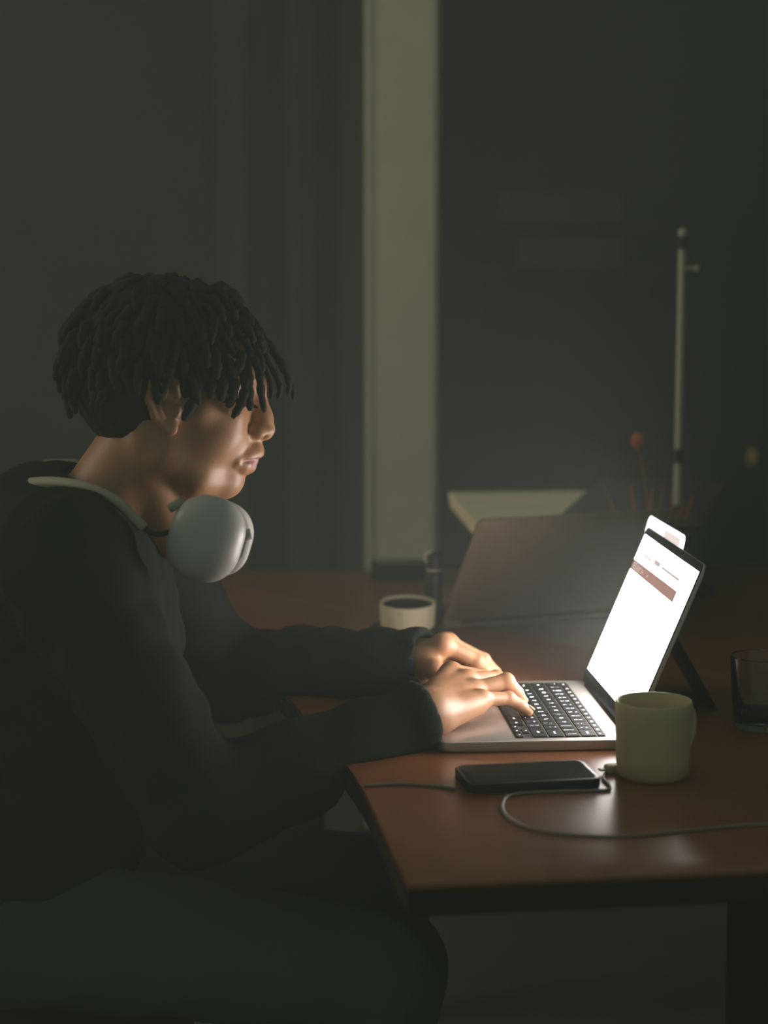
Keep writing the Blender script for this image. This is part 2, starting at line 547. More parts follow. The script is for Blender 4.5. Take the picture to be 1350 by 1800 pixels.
def build_laptop(label, loc, rz, lid_angle, alu, lit, keys):
    r = thing('laptop', label, 'laptop', loc, rz)
    Mb = Matrix.Translation((D / 2, W / 2, 0))
    obj('base', prism_bm(rr_outline(D, W, 0.011), 0.0012, ZT, 0.0018, Mb), alu, r, auto=0.7)
    for x in (0.02, D - 0.02):
        for y in (0.025, W - 0.025):
            obj('rubber_foot', lathe_bm([(0, 0), (0.006, 0), (0.006, 0.0012), (0, 0.0012)], 12, Matrix.Translation((x, y, 0))), M_black, r)
    m = (W - 14.5 * PITCH_V) / 2
    u0 = KB_BACK - KB_D
    Mw = Matrix.Translation(((u0 + KB_BACK) / 2, W / 2, 0))
    obj('keyboard_rim', prism_bm(rr_outline(KB_D + 0.0036, 14.5 * PITCH_V + 0.0036, 0.003, 3), ZT - 0.0006, ZT + 0.00018, 0, Mw), M_rim, r)
    obj('keyboard_well', prism_bm(rr_outline(KB_D + 0.002, 14.5 * PITCH_V + 0.002, 0.003, 3), ZT - 0.0006, ZT + 0.00028, 0, Mw), M_well, r)
    obj('touchpad', prism_bm(rr_outline(0.074, 0.115, 0.003, 3), ZT - 0.0006, ZT + 0.00015, 0, Matrix.Translation((0.043, W / 2, 0))), alu, r)
    if keys:
        du = 0.0
        for ri, row in enumerate(ROWS):
            dd = PITCH_U if ri < 5 else 0.009
            x = 0.0
            for txt, wk in row:
                vmid = W - m - (x + wk / 2) * PITCH_V
                umid = u0 + du + dd / 2
                halves = [(txt, umid, dd)]
                if txt == '^v':
                    halves = [('^', umid + dd / 4, dd / 2), ('v', umid - dd / 4, dd / 2)]
                elif txt in '<>' and ri == 0:
                    halves = [(txt, umid - dd / 4, dd / 2)]
                for t, um, d2 in halves:
                    b = key_bm(wk * PITCH_V - 0.0016, d2 - (0.0016 if d2 > 0.01 else 0.0012), 0.0012, t, d2 < 0.012)
                    # user sits at low u: glyph up = +u, glyph right = -v
                    R = Matrix(((0, 1, 0, um), (-1, 0, 0, vmid), (0, 0, 1, ZT + 0.00028), (0, 0, 0, 1)))
                    for v in b.verts: v.co = R @ v.co
                    obj('key', b, [M_key, M_legend], r)
                x += wk
            # thin metal web line behind the row
            if ri < 5:
                obj('row_web', box_bm(u0 + du + dd - 0.00035, u0 + du + dd + 0.00035, m, W - m, ZT, ZT + 0.0006), M_rim, r)
            du += dd
    # lid
    c, s = math.cos(lid_angle), math.sin(lid_angle)
    LH = 0.208
    ML = Matrix(((0, c, s, D - 0.004), (1, 0, 0, W / 2), (0, s, -c, ZT + 0.0005), (0, 0, 0, 1)))
    lid = obj('lid', prism_bm(rr_outline(W, LH, 0.010), 0.0004, 0.0044, 0.0012, ML @ Matrix.Translation((0, LH / 2, 0))), alu, r, auto=0.7)
    obj('bezel', prism_bm(rr_outline(W - 0.001, LH - 0.001, 0.0095), 0.0, 0.0006, 0, ML @ Matrix.Translation((0, LH / 2, 0))), M_glassblk, lid)
    obj('hinge_bar', tube_bm([(D - 0.002, 0.03, ZT - 0.001), (D - 0.002, W - 0.03, ZT - 0.001)], 0.0045, 12), M_black, r, smooth=True)
    dw, dh, db = 0.2897, 0.181, 0.0173
    MD = ML @ Matrix.Translation((0, db, 0))
    def scr(name, x0, x1, y0, y1, lift, m_):
        return obj(name, box_bm(x0, x1, y0, y1, -lift, -lift + 0.0002, M=MD), m_, lid)
    if lit:
        scr('display', -dw / 2, dw / 2, 0.0, dh, 0.0003, M_page)
        # user reads from +v (far) to near: far side is +x of the lid frame, so left = +x
        scr('header_bar', -0.095, dw / 2, dh - 0.046, dh - 0.033, 0.0005, M_bar)
        scr('toolbar', -0.085, 0.008, dh - 0.0225, dh - 0.0195, 0.0005, M_bar2)
        scr('toolbar', 0.018, 0.050, dh - 0.0235, dh - 0.0175, 0.0005, M_bar2)
        scr('toolbar', 0.065, 0.110, dh - 0.0245, dh - 0.0195, 0.0005, M_line)
        g = bmesh.new()
        gx = dw / 2 - 0.010
        def st(x0, x1, y0, y1): box_bm(gx - x1, gx - x0, dh - 0.046 + y0, dh - 0.046 + y1, -0.0008, -0.0006, M=MD, bm=g)
        for (x0, x1, y0, y1) in ((0, 0.0015, .003, .0105), (0, .014, .0095, .0105), (0, .012, .0062, .0072), (0, .014, .003, .004),
                                 (.020, .0215, .002, .009), (.027, .0285, .002, .009), (.034, .0355, .002, .009), (.034, .042, .008, .009), (.048, .0495, .003, .009), (.052, .058, .005, .006), (.080, .083, .004, .007)):
            st(x0, x1, y0, y1)
        o = obj('header_lettering', g, M_glyph, lid); o['kind'] = 'stuff'
        t = bmesh.new()
        yy = dh - 0.062
        rr = random.Random(3)
        while yy > 0.012:
            L = rr.uniform(0.03, 0.075)
            box_bm(-0.05, -0.05 + L, yy, yy + 0.0011, -0.0005, -0.00035, M=MD, bm=t)
            yy -= rr.choice((0.0045, 0.0045, 0.009))
        M_faint = mat('page_faint_text', (0, 0, 0), 1.0, spec=0.0, emis=(1.0, 0.965, 0.94), estr=1.0)
        o = obj('page_text', t, M_faint, lid); o['kind'] = 'stuff'
    else:
        scr('display', -dw / 2, dw / 2, 0.0, dh, 0.0003, M_glassblk)
    return r

lap = build_laptop('open silver laptop with a glowing white screen under the typing hands', (LX, LY, TZ), LROT, LID, M_alu, True, True)
# second laptop: opened away from us, its lid back turned to the camera
H = at_z(775, 1106, TZ)
A2 = math.radians(22)
# local u axis (towards its hinge) must point at the camera side: u = (sin A, -cos A)
rz2 = A2 - math.pi / 2
ux, uy = math.cos(rz2), math.sin(rz2)
vx, vy = -math.sin(rz2), math.cos(rz2)
o2 = (H.x - ux * (D - 0.004), H.y - uy * (D - 0.004))
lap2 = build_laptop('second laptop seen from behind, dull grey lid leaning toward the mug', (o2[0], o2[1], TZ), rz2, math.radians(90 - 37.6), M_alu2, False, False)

# tablet standing behind the laptop screen, top edge glowing above it
TL = math.radians(76)
TW, TH = 0.192, 0.2235
tf_, tn_ = at(1138, 903, 2.462), at(1203, 942, 2.272)      # its two upper corners
tdir = math.atan2(-(tf_.x - tn_.x), tf_.y - tn_.y)
c, s = math.cos(TL), math.sin(TL)
TH = (tf_.z + tn_.z) / 2 - TZ - 0.004
TH = TH / s
tr = thing('tablet', 'small glowing tablet standing behind the lit laptop screen', 'tablet', (tn_.x - c * TH + 0.004, tn_.y, TZ), tdir)
MT = Matrix(((0, c, s, 0), (1, 0, 0, TW / 2), (0, s, -c, 0.004), (0, 0, 0, 1)))
obj('case', prism_bm(rr_outline(TW, TH, 0.012), 0.0004, 0.007, 0.0015, MT @ Matrix.Translation((0, TH / 2, 0))), M_black, tr, auto=0.7)
M_tab = mat('tablet_page', (0, 0, 0), 1, spec=0, emis=(1.0, 0.93, 0.88), estr=2.5)
obj('display', prism_bm(rr_outline(TW - 0.003, TH - 0.003, 0.011), -0.0004, 0.0005, 0, MT @ Matrix.Translation((0, TH / 2, 0))), M_tab, tr)
obj('toolbar', box_bm(-0.075, 0.0, TH - 0.017, TH - 0.008, -0.0007, -0.0004, M=MT), mat('tablet_toolbar', (0, 0, 0), 1, spec=0, emis=(0.97, 0.84, 0.78), estr=1), tr)
obj('kickstand', box_bm(-0.06, 0.06, 0, 0.13, 0.0, 0.003, M=Matrix(((0, -0.5, 0.866, 0.101), (1, 0, 0, TW / 2), (0, 0.866, 0.5, 0.0005), (0, 0, 0, 1)))), M_black, tr)

# ------------------------------------------------------------------ mug
mc = at_z(1157, 1373, TZ); mc.y = 2.02; mc.x = (1157 - 675) / F_PX * 2.03
mg = thing('mug', 'plain olive stoneware mug in front of the laptop screen', 'mug', (mc.x, mc.y, TZ))
R1, R0, MH = 0.0400, 0.0372, 0.0815
prof = [(0, 0.0), (R0 - 0.006, 0.0), (R0 - 0.004, 0.0015), (R0, 0.005), (R0 + 0.001, 0.02), (R1 - 0.0006, MH * 0.8), (R1, MH - 0.002), (R1 - 0.001, MH), (R1 - 0.003, MH - 0.001),
        (R1 - 0.004, MH * 0.8), (R0 - 0.003, 0.012), (R0 - 0.010, 0.008), (0, 0.008)]
obj('body', lathe_bm(prof, 64), M_ceramic, mg, smooth=True)
ha = math.radians(46)
hd = Vector((math.cos(ha), math.sin(ha), 0))
hp = spline([hd * (R1 - 0.002) + Vector((0, 0, 0.066)), hd * (R1 + 0.014) + Vector((0, 0, 0.068)), hd * (R1 + 0.025) + Vector((0, 0, 0.055)),
             hd * (R1 + 0.025) + Vector((0, 0, 0.036)), hd * (R1 + 0.013) + Vector((0, 0, 0.02)), hd * (R0 - 0.001) + Vector((0, 0, 0.017))], 6)
obj('handle', tube_bm(hp, 1.0, 12, flat=(0.0065, 0.0042)), M_ceramic, mg, smooth=True)

# ------------------------------------------------------------------ phone, cables
pa, pb, pc, pd = at_z(813, 1347, TZ + 0.011), at_z(1015, 1331, TZ + 0.011), at_z(1050, 1368, TZ + 0.011), at_z(825, 1378, TZ + 0.011)
pm = (pa + pb + pc + pd) / 4
pang = math.atan2((pb - pa).y, (pb - pa).x) * 0.6
pt = thing('phone', 'dark phone in a thick case lying face down beside the laptop', 'phone', (pm.x, pm.y, TZ), pang)
obj('case', prism_bm(rr_outline(0.138, 0.078, 0.010), 0.0, 0.0105, 0.002), M_black, pt, auto=0.7)
obj('screen', prism_bm(rr_outline(0.130, 0.070, 0.008), 0.0103, 0.0108), M_glassblk, pt)

def cable(name, pix, label, r=0.0016, z=None, m=M_cable):
    p = [at_z(x, y, TZ + r) for x, y in pix]
    o = obj(name, tube_bm(spline(p, 10), r, 8), m, None, True)
    return tag(o, label, 'cable')
cable('charging_cable', [(1092, 1362), (1074, 1352), (1060, 1366), (1072, 1382), (1062, 1389), (985, 1391), (905, 1396), (884, 1412), (892, 1436), (935, 1456), (1010, 1468), (1100, 1470), (1190, 1462), (1290, 1452), (1360, 1448)], 'pale thin cable looping across the table in front of the mug')
cable('earphone_cable', [(800, 1386), (760, 1381), (700, 1378), (640, 1381)], 'short pale cable end lying left of the phone near the table edge')
cable('white_cord', [(522, 1222), (535, 1215), (552, 1212), (575, 1214), (600, 1219), (640, 1222), (690, 1220), (703, 1215), (712, 1212), (725, 1214)], 'thin white cord curving on the table between the two forearms', r=0.0012)
# small charger plug by the mug
g = at_z(1080, 1363, TZ)
cp = thing('charger_plug', 'small white plug end lying between phone and mug', 'plug', (g.x, g.y + 0.012, TZ), 0.35)
obj('body', prism_bm(rr_outline(0.018, 0.012, 0.003, 3), 0, 0.009, 0.002), M_white, cp, auto=0.7)
obj('connector', box_bm(-0.016, -0.009, -0.004, 0.004, 0.003, 0.0055, 0.0006), M_steel, cp)

# ------------------------------------------------------------------ things further back on the table
BY = 2.760
def oval(x, y, z, sy): return Matrix.Translation((x, y, z)) @ Matrix.Diagonal((1, sy, 1, 1))
bt = thing('tray', 'low dark oval tray under the cream dish', 'tray', (0.030, BY, TZ))
obj('disc', lathe_bm([(0, 0), (0.046, 0), (0.052, 0.003), (0.052, 0.015), (0.049, 0.018), (0, 0.018)], 48, oval(0, 0, 0, 1.3)), M_darkcard, bt, auto=0.6)
bw = thing('dish', 'straight-sided cream oval dish on the low dark tray', 'dish', (0.033, BY, TZ + 0.0182))
obj('body', lathe_bm([(0, 0), (0.035, 0), (0.038, 0.003), (0.0395, 0.033), (0.0388, 0.035), (0.0365, 0.0345), (0.0355, 0.031), (0.035, 0.010), (0, 0.008)], 56, oval(0, 0, 0, 1.5)), M_white, bw, auto=0.5)
obj('dark_inside', lathe_bm([(0, 0.0105), (0.034, 0.0115), (0.0350, 0.0315)], 48, oval(0, 0, 0, 1.49)), M_darkcard, bw, smooth=True)  # dark surface over the inside of the dish

# slim black bottle standing between the dish and the second laptop
bo = thing('bottle', 'slim black bottle standing between the cream dish and the second laptop', 'bottle', (0.0715, 2.832, TZ))
obj('body', lathe_bm([(0, 0), (0.0095, 0), (0.0115, 0.002), (0.0125, 0.02), (0.0128, 0.075), (0.0118, 0.084), (0.0105, 0.087), (0, 0.087)], 28), M_black, bo, smooth=True)
obj('cap', lathe_bm([(0, 0.0872), (0.0108, 0.0872), (0.0112, 0.089), (0.0110, 0.108), (0.0085, 0.113), (0, 0.114)], 28), M_black, bo, auto=0.6)
obj('collar', lathe_bm([(0, 0.0868), (0.0116, 0.0868), (0.0116, 0.0885), (0, 0.0885)], 28), M_steel, bo, auto=0.6)
obj('carry_loop', tube_bm(spline([(-0.010, -0.003, 0.098), (-0.013, -0.006, 0.106), (-0.009, -0.008, 0.113), (-0.002, -0.006, 0.113)], 5), 0.0017, 8), M_steel, bo, smooth=True)

# cream slab on a dark box, dark sheet added as the shade on its right end
SZ = TZ + 0.134
q = [at_z(788, 865, SZ), at_z(834, 918, SZ)]
dirl = (q[0] - q[1]); Ls = dirl.length; dirl.normalize()
dirr = Vector((dirl.y, -dirl.x, 0))
MS = Matrix(((dirr.x, dirl.x, 0, q[1].x), (dirr.y, dirl.y, 0, q[1].y), (0, 0, 1, 0), (0, 0, 0, 1)))
WS = 0.305
db_ = obj('storage_crate', box_bm(0.03, WS - 0.02, 0.16, Ls - 0.06, TZ, SZ - 0.0245, 0.004, M=MS), M_darkcard); tag(db_, 'dark box carrying the cream flat carton behind the second laptop', 'box')
fc = thing('carton', 'flat cream carton lying on a dark box behind the second laptop', 'carton', (0, 0, 0))
obj('tray', box_bm(0.002, WS - 0.002, 0.002, Ls - 0.002, SZ - 0.024, SZ - 0.010, 0.0015, M=MS), M_card, fc)
obj('lid', box_bm(0, WS, 0, Ls, SZ - 0.0105, SZ, 0.002, M=MS), M_card, fc)
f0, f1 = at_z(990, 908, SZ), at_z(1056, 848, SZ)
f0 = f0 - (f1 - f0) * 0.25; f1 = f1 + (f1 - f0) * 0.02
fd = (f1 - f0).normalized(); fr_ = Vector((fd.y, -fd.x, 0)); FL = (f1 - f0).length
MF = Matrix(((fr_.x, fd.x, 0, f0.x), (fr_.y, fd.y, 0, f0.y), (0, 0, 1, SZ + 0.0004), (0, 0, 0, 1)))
fo = thing('shade_sheet', 'dark sheet added as the shade on the right end of the cream carton', 'shade_sheet', (0, 0, 0))
obj('sheet_face', box_bm(0, 0.22, 0, FL, 0.005, 0.0065, 0.0005, M=MF), M_brown, fo)
obj('sheet_face', box_bm(0, 0.22, 0, FL, 0.0, 0.0015, 0.0005, M=MF), M_brown, fo)
obj('sheet_core', box_bm(0.001, 0.215, 0.004, FL - 0.004, 0.0015, 0.005, 0.0, M=MF), M_darkcard, fo)

# dark case at the far end of the table, before the pillar
k0, k1 = at_z(652, 1022, TZ), at_z(762, 1022, TZ)
dc = thing('pencil_case', 'low dark zip case at the far edge of the table before the pillar', 'case', ((k0.x + k1.x) / 2, k0.y + 0.035, TZ))
hw = (k1.x - k0.x) / 2
obj('body', prism_bm(rr_outline(hw * 2, 0.07, 0.015), 0, 0.026, 0.008, seg=3), M_cloth, dc, auto=0.8)
obj('zip', tube_bm([(-hw + 0.01, -0.004, 0.0265), (hw - 0.01, 0.004, 0.0265)], 0.0015, 6), M_steel, dc)

# lamp stand pole
b0 = at_z(1186, 1010, TZ)
PY = 3.15
pb_ = at(1195, 640, PY)
ls = thing('lamp_stand', 'slim pale metal pole standing on the table behind the screens', 'stand', (pb_.x, PY, TZ))
ztop = at(1200, 438, PY).z - TZ
zc = at(1191, 801, PY).z - TZ
obj('base', lathe_bm([(0, 0), (0.06, 0), (0.062, 0.004), (0.055, 0.012), (0.012, 0.016), (0, 0.016)], 40), M_black, ls, auto=0.5)
obj('pole', tube_bm([(0, 0, 0.014), (0, 0, zc)], 0.0062, 16), M_steel, ls, auto=0.6)
obj('pole', tube_bm([(0, 0, zc), (0, 0, ztop)], 0.0056, 16), M_steel, ls, auto=0.6)
obj('collar', lathe_bm([(0, zc - 0.011), (0.009, zc - 0.011), (0.0095, zc), (0.009, zc + 0.011), (0, zc + 0.011)], 20), M_black, ls, auto=0.6)
obj('top_sleeve', lathe_bm([(0, ztop), (0.0072, ztop), (0.0072, ztop + 0.018), (0, ztop + 0.018)], 20), M_black, ls, auto=0.6)
obj('top_knob', lathe_bm([(0, ztop + 0.018), (0.005, ztop + 0.019), (0.0068, ztop + 0.025), (0.005, ztop + 0.031), (0, ztop + 0.033)], 20), M_steel, ls, smooth=True)
obj('thumb_screw', lathe_bm([(0, 0), (0.003, 0), (0.003, 0.016), (0.0048, 0.017), (0.0048, 0.022), (0, 0.022)], 14, Matrix.Translation((0.004, 0, ztop - 0.03)) @ Matrix.Rotation(math.pi / 2, 4, 'Y')), M_steel, ls, auto=0.6)

# pot of dry twigs behind the screens
PTY = 2.98
pp = at(1158, 935, PTY)
pt_ = thing('twig_vase', 'dark vase of thin red-brown dry twigs behind the lit screens', 'vase', (pp.x, PTY, TZ))
obj('vase', lathe_bm([(0, 0), (0.030, 0), (0.036, 0.02), (0.040, 0.06), (0.034, 0.10), (0.028, 0.118), (0.031, 0.126), (0.027, 0.126), (0.024, 0.115), (0.03, 0.06), (0, 0.02)], 36), M_pot, pt_, smooth=True)
def twig(base, tip, r, sub=True):
    mid = (base + tip) / 2 + Vector((random.uniform(-1, 1), random.uniform(-1, 1), 0)) * 0.006
    loc = Vector(pt_.location)
    return obj('twig', tube_bm(spline([base - loc, mid - loc, tip - loc], 4), [r * (1 - 0.06 * i) for i in range(9)], 6), M_twig, pt_, True)
bse = lambda: Vector((pp.x + random.uniform(-.012, .012), PTY + random.uniform(-.012, .012), TZ + 0.03))
for (x, y), r in (((1108, 853), .0022), ((1146, 858), .0020), ((1218, 872), .0016), ((1205, 880), .0014), ((1183, 862), .0015), ((1060, 850), .0015), ((1165, 850), .0012), ((1196, 890), .0012)):
    twig(bse(), at(x, y, PTY + random.uniform(-.02, .02)), r)
ft = at(1121, 775, PTY)
twig(bse(), ft, .0013)
fb_ = bmesh.new()
bmesh.ops.create_icosphere(fb_, subdivisions=3, radius=1.0)
for v in fb_.verts:
    n_ = v.co.normalized()
    rr_ = 0.010 * (1 + 0.25 * math.sin(9 * n_.x + 3) * math.sin(8 * n_.y) + 0.2 * math.sin(11 * n_.z))
    v.co = Vector((n_.x * rr_ * 0.85, n_.y * rr_ * 0.85, n_.z * rr_ * 1.25)) + ft - Vector(pt_.location)
obj('flower_head', fb_, M_flower, pt_, True)

# glass at the right edge
gl = at_z(1362, 1292, TZ)
gt = thing('tumbler', 'clear glass tumbler cut off at the right edge of the picture', 'glass', (0.432, 2.235, TZ))
M_glass = mat('clear_glass', (0.92, 0.95, 0.93), 0.02, trans=1.0, spec=0.5)
obj('wall', lathe_bm([(0, 0), (0.029, 0), (0.032, 0.003), (0.0365, 0.082), (0.0362, 0.084), (0.0345, 0.084), (0.0343, 0.082), (0.030, 0.010), (0, 0.008)], 48), M_glass, gt, smooth=True)
# brass hook on the wall at the far right
bh = at(1333, 810, 4.9)
hk = thing('wall_hook', 'small brass hook on the dark wall at the far right', 'hook', (bh.x, 5.0, bh.z))
obj('plate', box_bm(-0.007, 0.007, -0.006, -0.0005, -0.020, 0.020, 0.002), M_brass, hk)
obj('hook', tube_bm(spline([(0, -0.005, -0.004), (0, -0.03, -0.012), (0, -0.045, 0.0), (0, -0.046, 0.016)], 5), 0.005, 8), M_brass, hk, smooth=True)

# ------------------------------------------------------------------ chair
chr_ = thing('chair', 'plain dark chair under the seated person', 'chair', (-0.44, 2.235, 0), 0.07)
obj('seat', prism_bm(rr_outline(0.44, 0.45, 0.05), 0.415, 0.445, 0.008), M_black, chr_, auto=0.6)
for x in (-0.19, 0.19):
    for y in (-0.19, 0.19):
        obj('leg', tube_bm([(x, y, 0), (x * 0.95, y * 0.95, 0.414)], 0.014, 12), M_black, chr_, auto=0.6)
obj('backrest', box_bm(-0.222, -0.202, -0.2, 0.2, 0.60, 0.78, 0.008, M=Matrix.Rotation(-0.02, 4, 'Y')), M_black, chr_, auto=0.6)
for y in (-0.17, 0.17):
    obj('back_post', tube_bm([(-0.2, y, 0.43), (-0.235, y, 0.79)], 0.012, 10), M_black, chr_, auto=0.6)

# ------------------------------------------------------------------ person
def V3(*p): return np.array(at(*p))
O = V3(312, 712, 2.235)
YAW = -0.04
RH = np.array([[math.cos(YAW), -math.sin(YAW), 0], [math.sin(YAW), math.cos(YAW), 0], [0, 0, 1]])
def hp_(a, l, b): return O + RH @ np.array([a, l, b])
def ry(deg):
    t = math.radians(deg)   # positive tips the forward axis up
    return np.array([[math.cos(t), 0, -math.sin(t)], [0, 1, 0], [math.sin(t), 0, math.cos(t)]])
def rz_(deg):
    t = math.radians(deg)
    return np.array([[math.cos(t), -math.sin(t), 0], [math.sin(t), math.cos(t), 0], [0, 0, 1]])

# hands: joints from pixel and distance
RHAND = {  # near hand (right), thumb hidden behind
    'wrist': V3(752, 1254, 2.160),
    'pinky': [V3(846, 1229, 2.212), V3(894, 1228, 2.232), V3(914, 1240, 2.236), V3(928, 1250, 2.236)],
    'ring': [V3(832, 1213, 2.236), V3(890, 1197, 2.254), V3(908, 1218, 2.262), V3(917, 1233, 2.266)],
    'middle': [V3(819, 1196, 2.257), V3(872, 1193, 2.290), V3(892, 1207, 2.304), V3(902, 1222, 2.312)],
    'index': [V3(793, 1182, 2.272), V3(848, 1190, 2.312), V3(872, 1202, 2.330), V3(884, 1213, 2.338)],
    'thumb': [V3(770, 1232, 2.195), V3(795, 1236, 2.245), V3(830, 1234, 2.285), V3(852, 1236, 2.305)],
}
LHAND = {
    'wrist': V3(728, 1164, 2.372),
    'index': [V3(779, 1131, 2.352), V3(838, 1163, 2.360), V3(855, 1181, 2.372), V3(864, 1196, 2.380)],
    'middle': [V3(786, 1130, 2.374), V3(848, 1161, 2.388), V3(868, 1182, 2.398), V3(878, 1196, 2.404)],
    'ring': [V3(786, 1136, 2.394), V3(842, 1163, 2.412), V3(864, 1180, 2.420), V3(876, 1190, 2.425)],
    'pinky': [V3(782, 1146, 2.412), V3(826, 1166, 2.432), V3(846, 1176, 2.440), V3(858, 1184, 2.446)],
    'thumb': [V3(744, 1164, 2.352), V3(764, 1178, 2.328), V3(796, 1194, 2.330), V3(816, 1200, 2.338)],
}
S_R, S_L = np.array([-0.335, 2.055, 0.965]), np.array([-0.330, 2.415, 0.965])
E_R, E_L = np.array([-0.195, 2.045, TZ - 0.045]), np.array([-0.205, 2.500, TZ + 0.005])
W_R, W_L = RHAND['wrist'], LHAND['wrist']
CH = np.array([-0.37, 2.235, 0.84]); PEL = np.array([-0.43, 2.235, 0.56])
KN = [np.array([0.0, 2.10, 0.50]), np.array([-0.01, 2.38, 0.50])]
AN = [np.array([-0.06, 2.09, 0.10]), np.array([-0.07, 2.39, 0.10])]
HIP = [np.array([-0.41, 2.15, 0.53]), np.array([-0.41, 2.32, 0.53])]

xs = axis_coords(-0.60, 0.30, 0.014, [(-0.345, -0.105, 0.0019), (0.025, 0.175, 0.0014)])
ys = axis_coords(1.97, 2.60, 0.013, [(2.135, 2.335, 0.0018), (2.335, 2.47, 0.0018)])
zs = axis_coords(-0.01, 1.29, 0.016, [(0.745, 0.845, 0.0014), (0.985, 1.27, 0.0019)])
f = Field(xs, ys, zs)
# torso, arms, legs (under the clothes)
f.ell(CH, (0.105, 0.155, 0.17), k=0.04)
f.ell(PEL + np.array([0, 0, 0.06]), (0.11, 0.145, 0.15), k=0.06)
for S, E, Wr in ((S_R, E_R, W_R), (S_L, E_L, W_L)):
    f.cap(CH + np.array([0.0, 0, 0.10]), S, 0.06, 0.05, k=0.04)
    f.cap(S, E, 0.048, 0.040, k=0.02)
    mid = E + (Wr - E) * 0.35
    f.cap(E, mid, 0.040, 0.042, k=0.015)
    f.cap(mid, Wr, 0.040, 0.026, k=0.015)
for h, kn, an in zip(HIP, KN, AN):
    f.cap(h, kn, 0.075, 0.05, k=0.03); f.cap(kn, an, 0.05, 0.033, k=0.02)
    f.cap(an + np.array([-0.03, 0, -0.05]), an + np.array([0.14, 0, -0.065]), 0.035, 0.026, k=0.02)
# neck
f.cap((-0.318, 2.238, 0.985), hp_(-0.032, 0, -0.045), 0.057, 0.054, k=0.02)
f.cap(hp_(-0.01, 0, -0.135), hp_(0.012, 0, -0.085), 0.033, 0.034, k=0.02)
f.cap(hp_(0.002, -0.012, -0.150), hp_(0.000, 0.012, -0.150), 0.022, 0.022, k=0.015)
for sgn in (-1, 1):
    f.cap(hp_(-0.028, sgn * 0.05, -0.02), hp_(-0.012, sgn * 0.018, -0.150), 0.015, 0.014, k=0.02)
# cranium and face
RP = RH @ ry(-16)
f.ell(hp_(-0.014, 0, 0.052), (0.098, 0.074, 0.083), RP, k=0.02)
f.ell(hp_(0.030, 0, 0.040), (0.062, 0.062, 0.062), RH, k=0.02)
f.ell(hp_(0.032, 0, -0.022), (0.050, 0.056, 0.062), RH @ ry(-20), k=0.02)
f.ell(hp_(0.052, 0, -0.048), (0.034, 0.031, 0.034), RH @ ry(-20), k=0.018)
for sgn in (-1, 1):
    f.chain([hp_(-0.002, sgn * 0.056, -0.004), hp_(-0.006, sgn * 0.046, -0.052), hp_(0.026, sgn * 0.036, -0.078), hp_(0.050, sgn * 0.009, -0.084)], [0.013, 0.014, 0.015, 0.016], k=0.018)
    f.ell(hp_(0.050, sgn * 0.034, -0.022), (0.026, 0.022, 0.026), RH, k=0.018)
    f.chain([hp_(0.064, sgn * 0.038, -0.004), hp_(0.034, sgn * 0.056, 0.000), hp_(0.000, sgn * 0.060, 0.004)], [0.011, 0.0105, 0.010], k=0.016)
    f.chain([hp_(0.086, sgn * 0.004, 0.021), hp_(0.080, sgn * 0.026, 0.031), hp_(0.060, sgn * 0.048, 0.024)], [0.011, 0.010, 0.010], k=0.014)
for sgn in (-1, 1):
    f.ell(hp_(0.020, sgn * 0.037, -0.034), (0.040, 0.0215, 0.040), RH @ ry(-25), k=0.016)
f.ell(hp_(0.0545, 0, -0.0845), (0.0165, 0.019, 0.0165), RH, k=0.014)
# eye sockets, lids
for sgn in (-1, 1):
    f.ell(hp_(0.094, sgn * 0.033, 0.009), (0.015, 0.017, 0.013), RH, k=0.012, sub=True)
    f.ell(hp_(0.0715, sgn * 0.0325, 0.0115), (0.0135, 0.0150, 0.0125), RH, k=0.004)
    # lid slit
    f.cap(hp_(0.0865, sgn * 0.024, 0.0055), hp_(0.0775, sgn * 0.043, 0.0065), 0.0011, 0.0011, k=0.0012, sub=True)
# nose
f.chain([hp_(0.0885, 0, 0.012), hp_(0.0925, 0, 0.000), hp_(0.0965, 0, -0.013), hp_(0.0985, 0, -0.0265)], [0.0085, 0.0080, 0.0090, 0.0112], k=0.009)
for sgn in (-1, 1):
    f.ell(hp_(0.0900, sgn * 0.0125, -0.0290), (0.0105, 0.0078, 0.0082), RH @ ry(-15), k=0.005)
f.cap(hp_(0.0870, 0, -0.0350), hp_(0.0985, 0, -0.0335), 0.0050, 0.0050, k=0.005)
for sgn in (-1, 1):
    f.cap(hp_(0.0985, sgn * 0.0090, -0.0372), hp_(0.0935, sgn * 0.0085, -0.0312), 0.0032, 0.0026, k=0.0025, sub=True)
    # alar crease
    f.cap(hp_(0.0800, sgn * 0.0205, -0.0270), hp_(0.0850, sgn * 0.0200, -0.0190), 0.0020, 0.0016, k=0.004, sub=True)
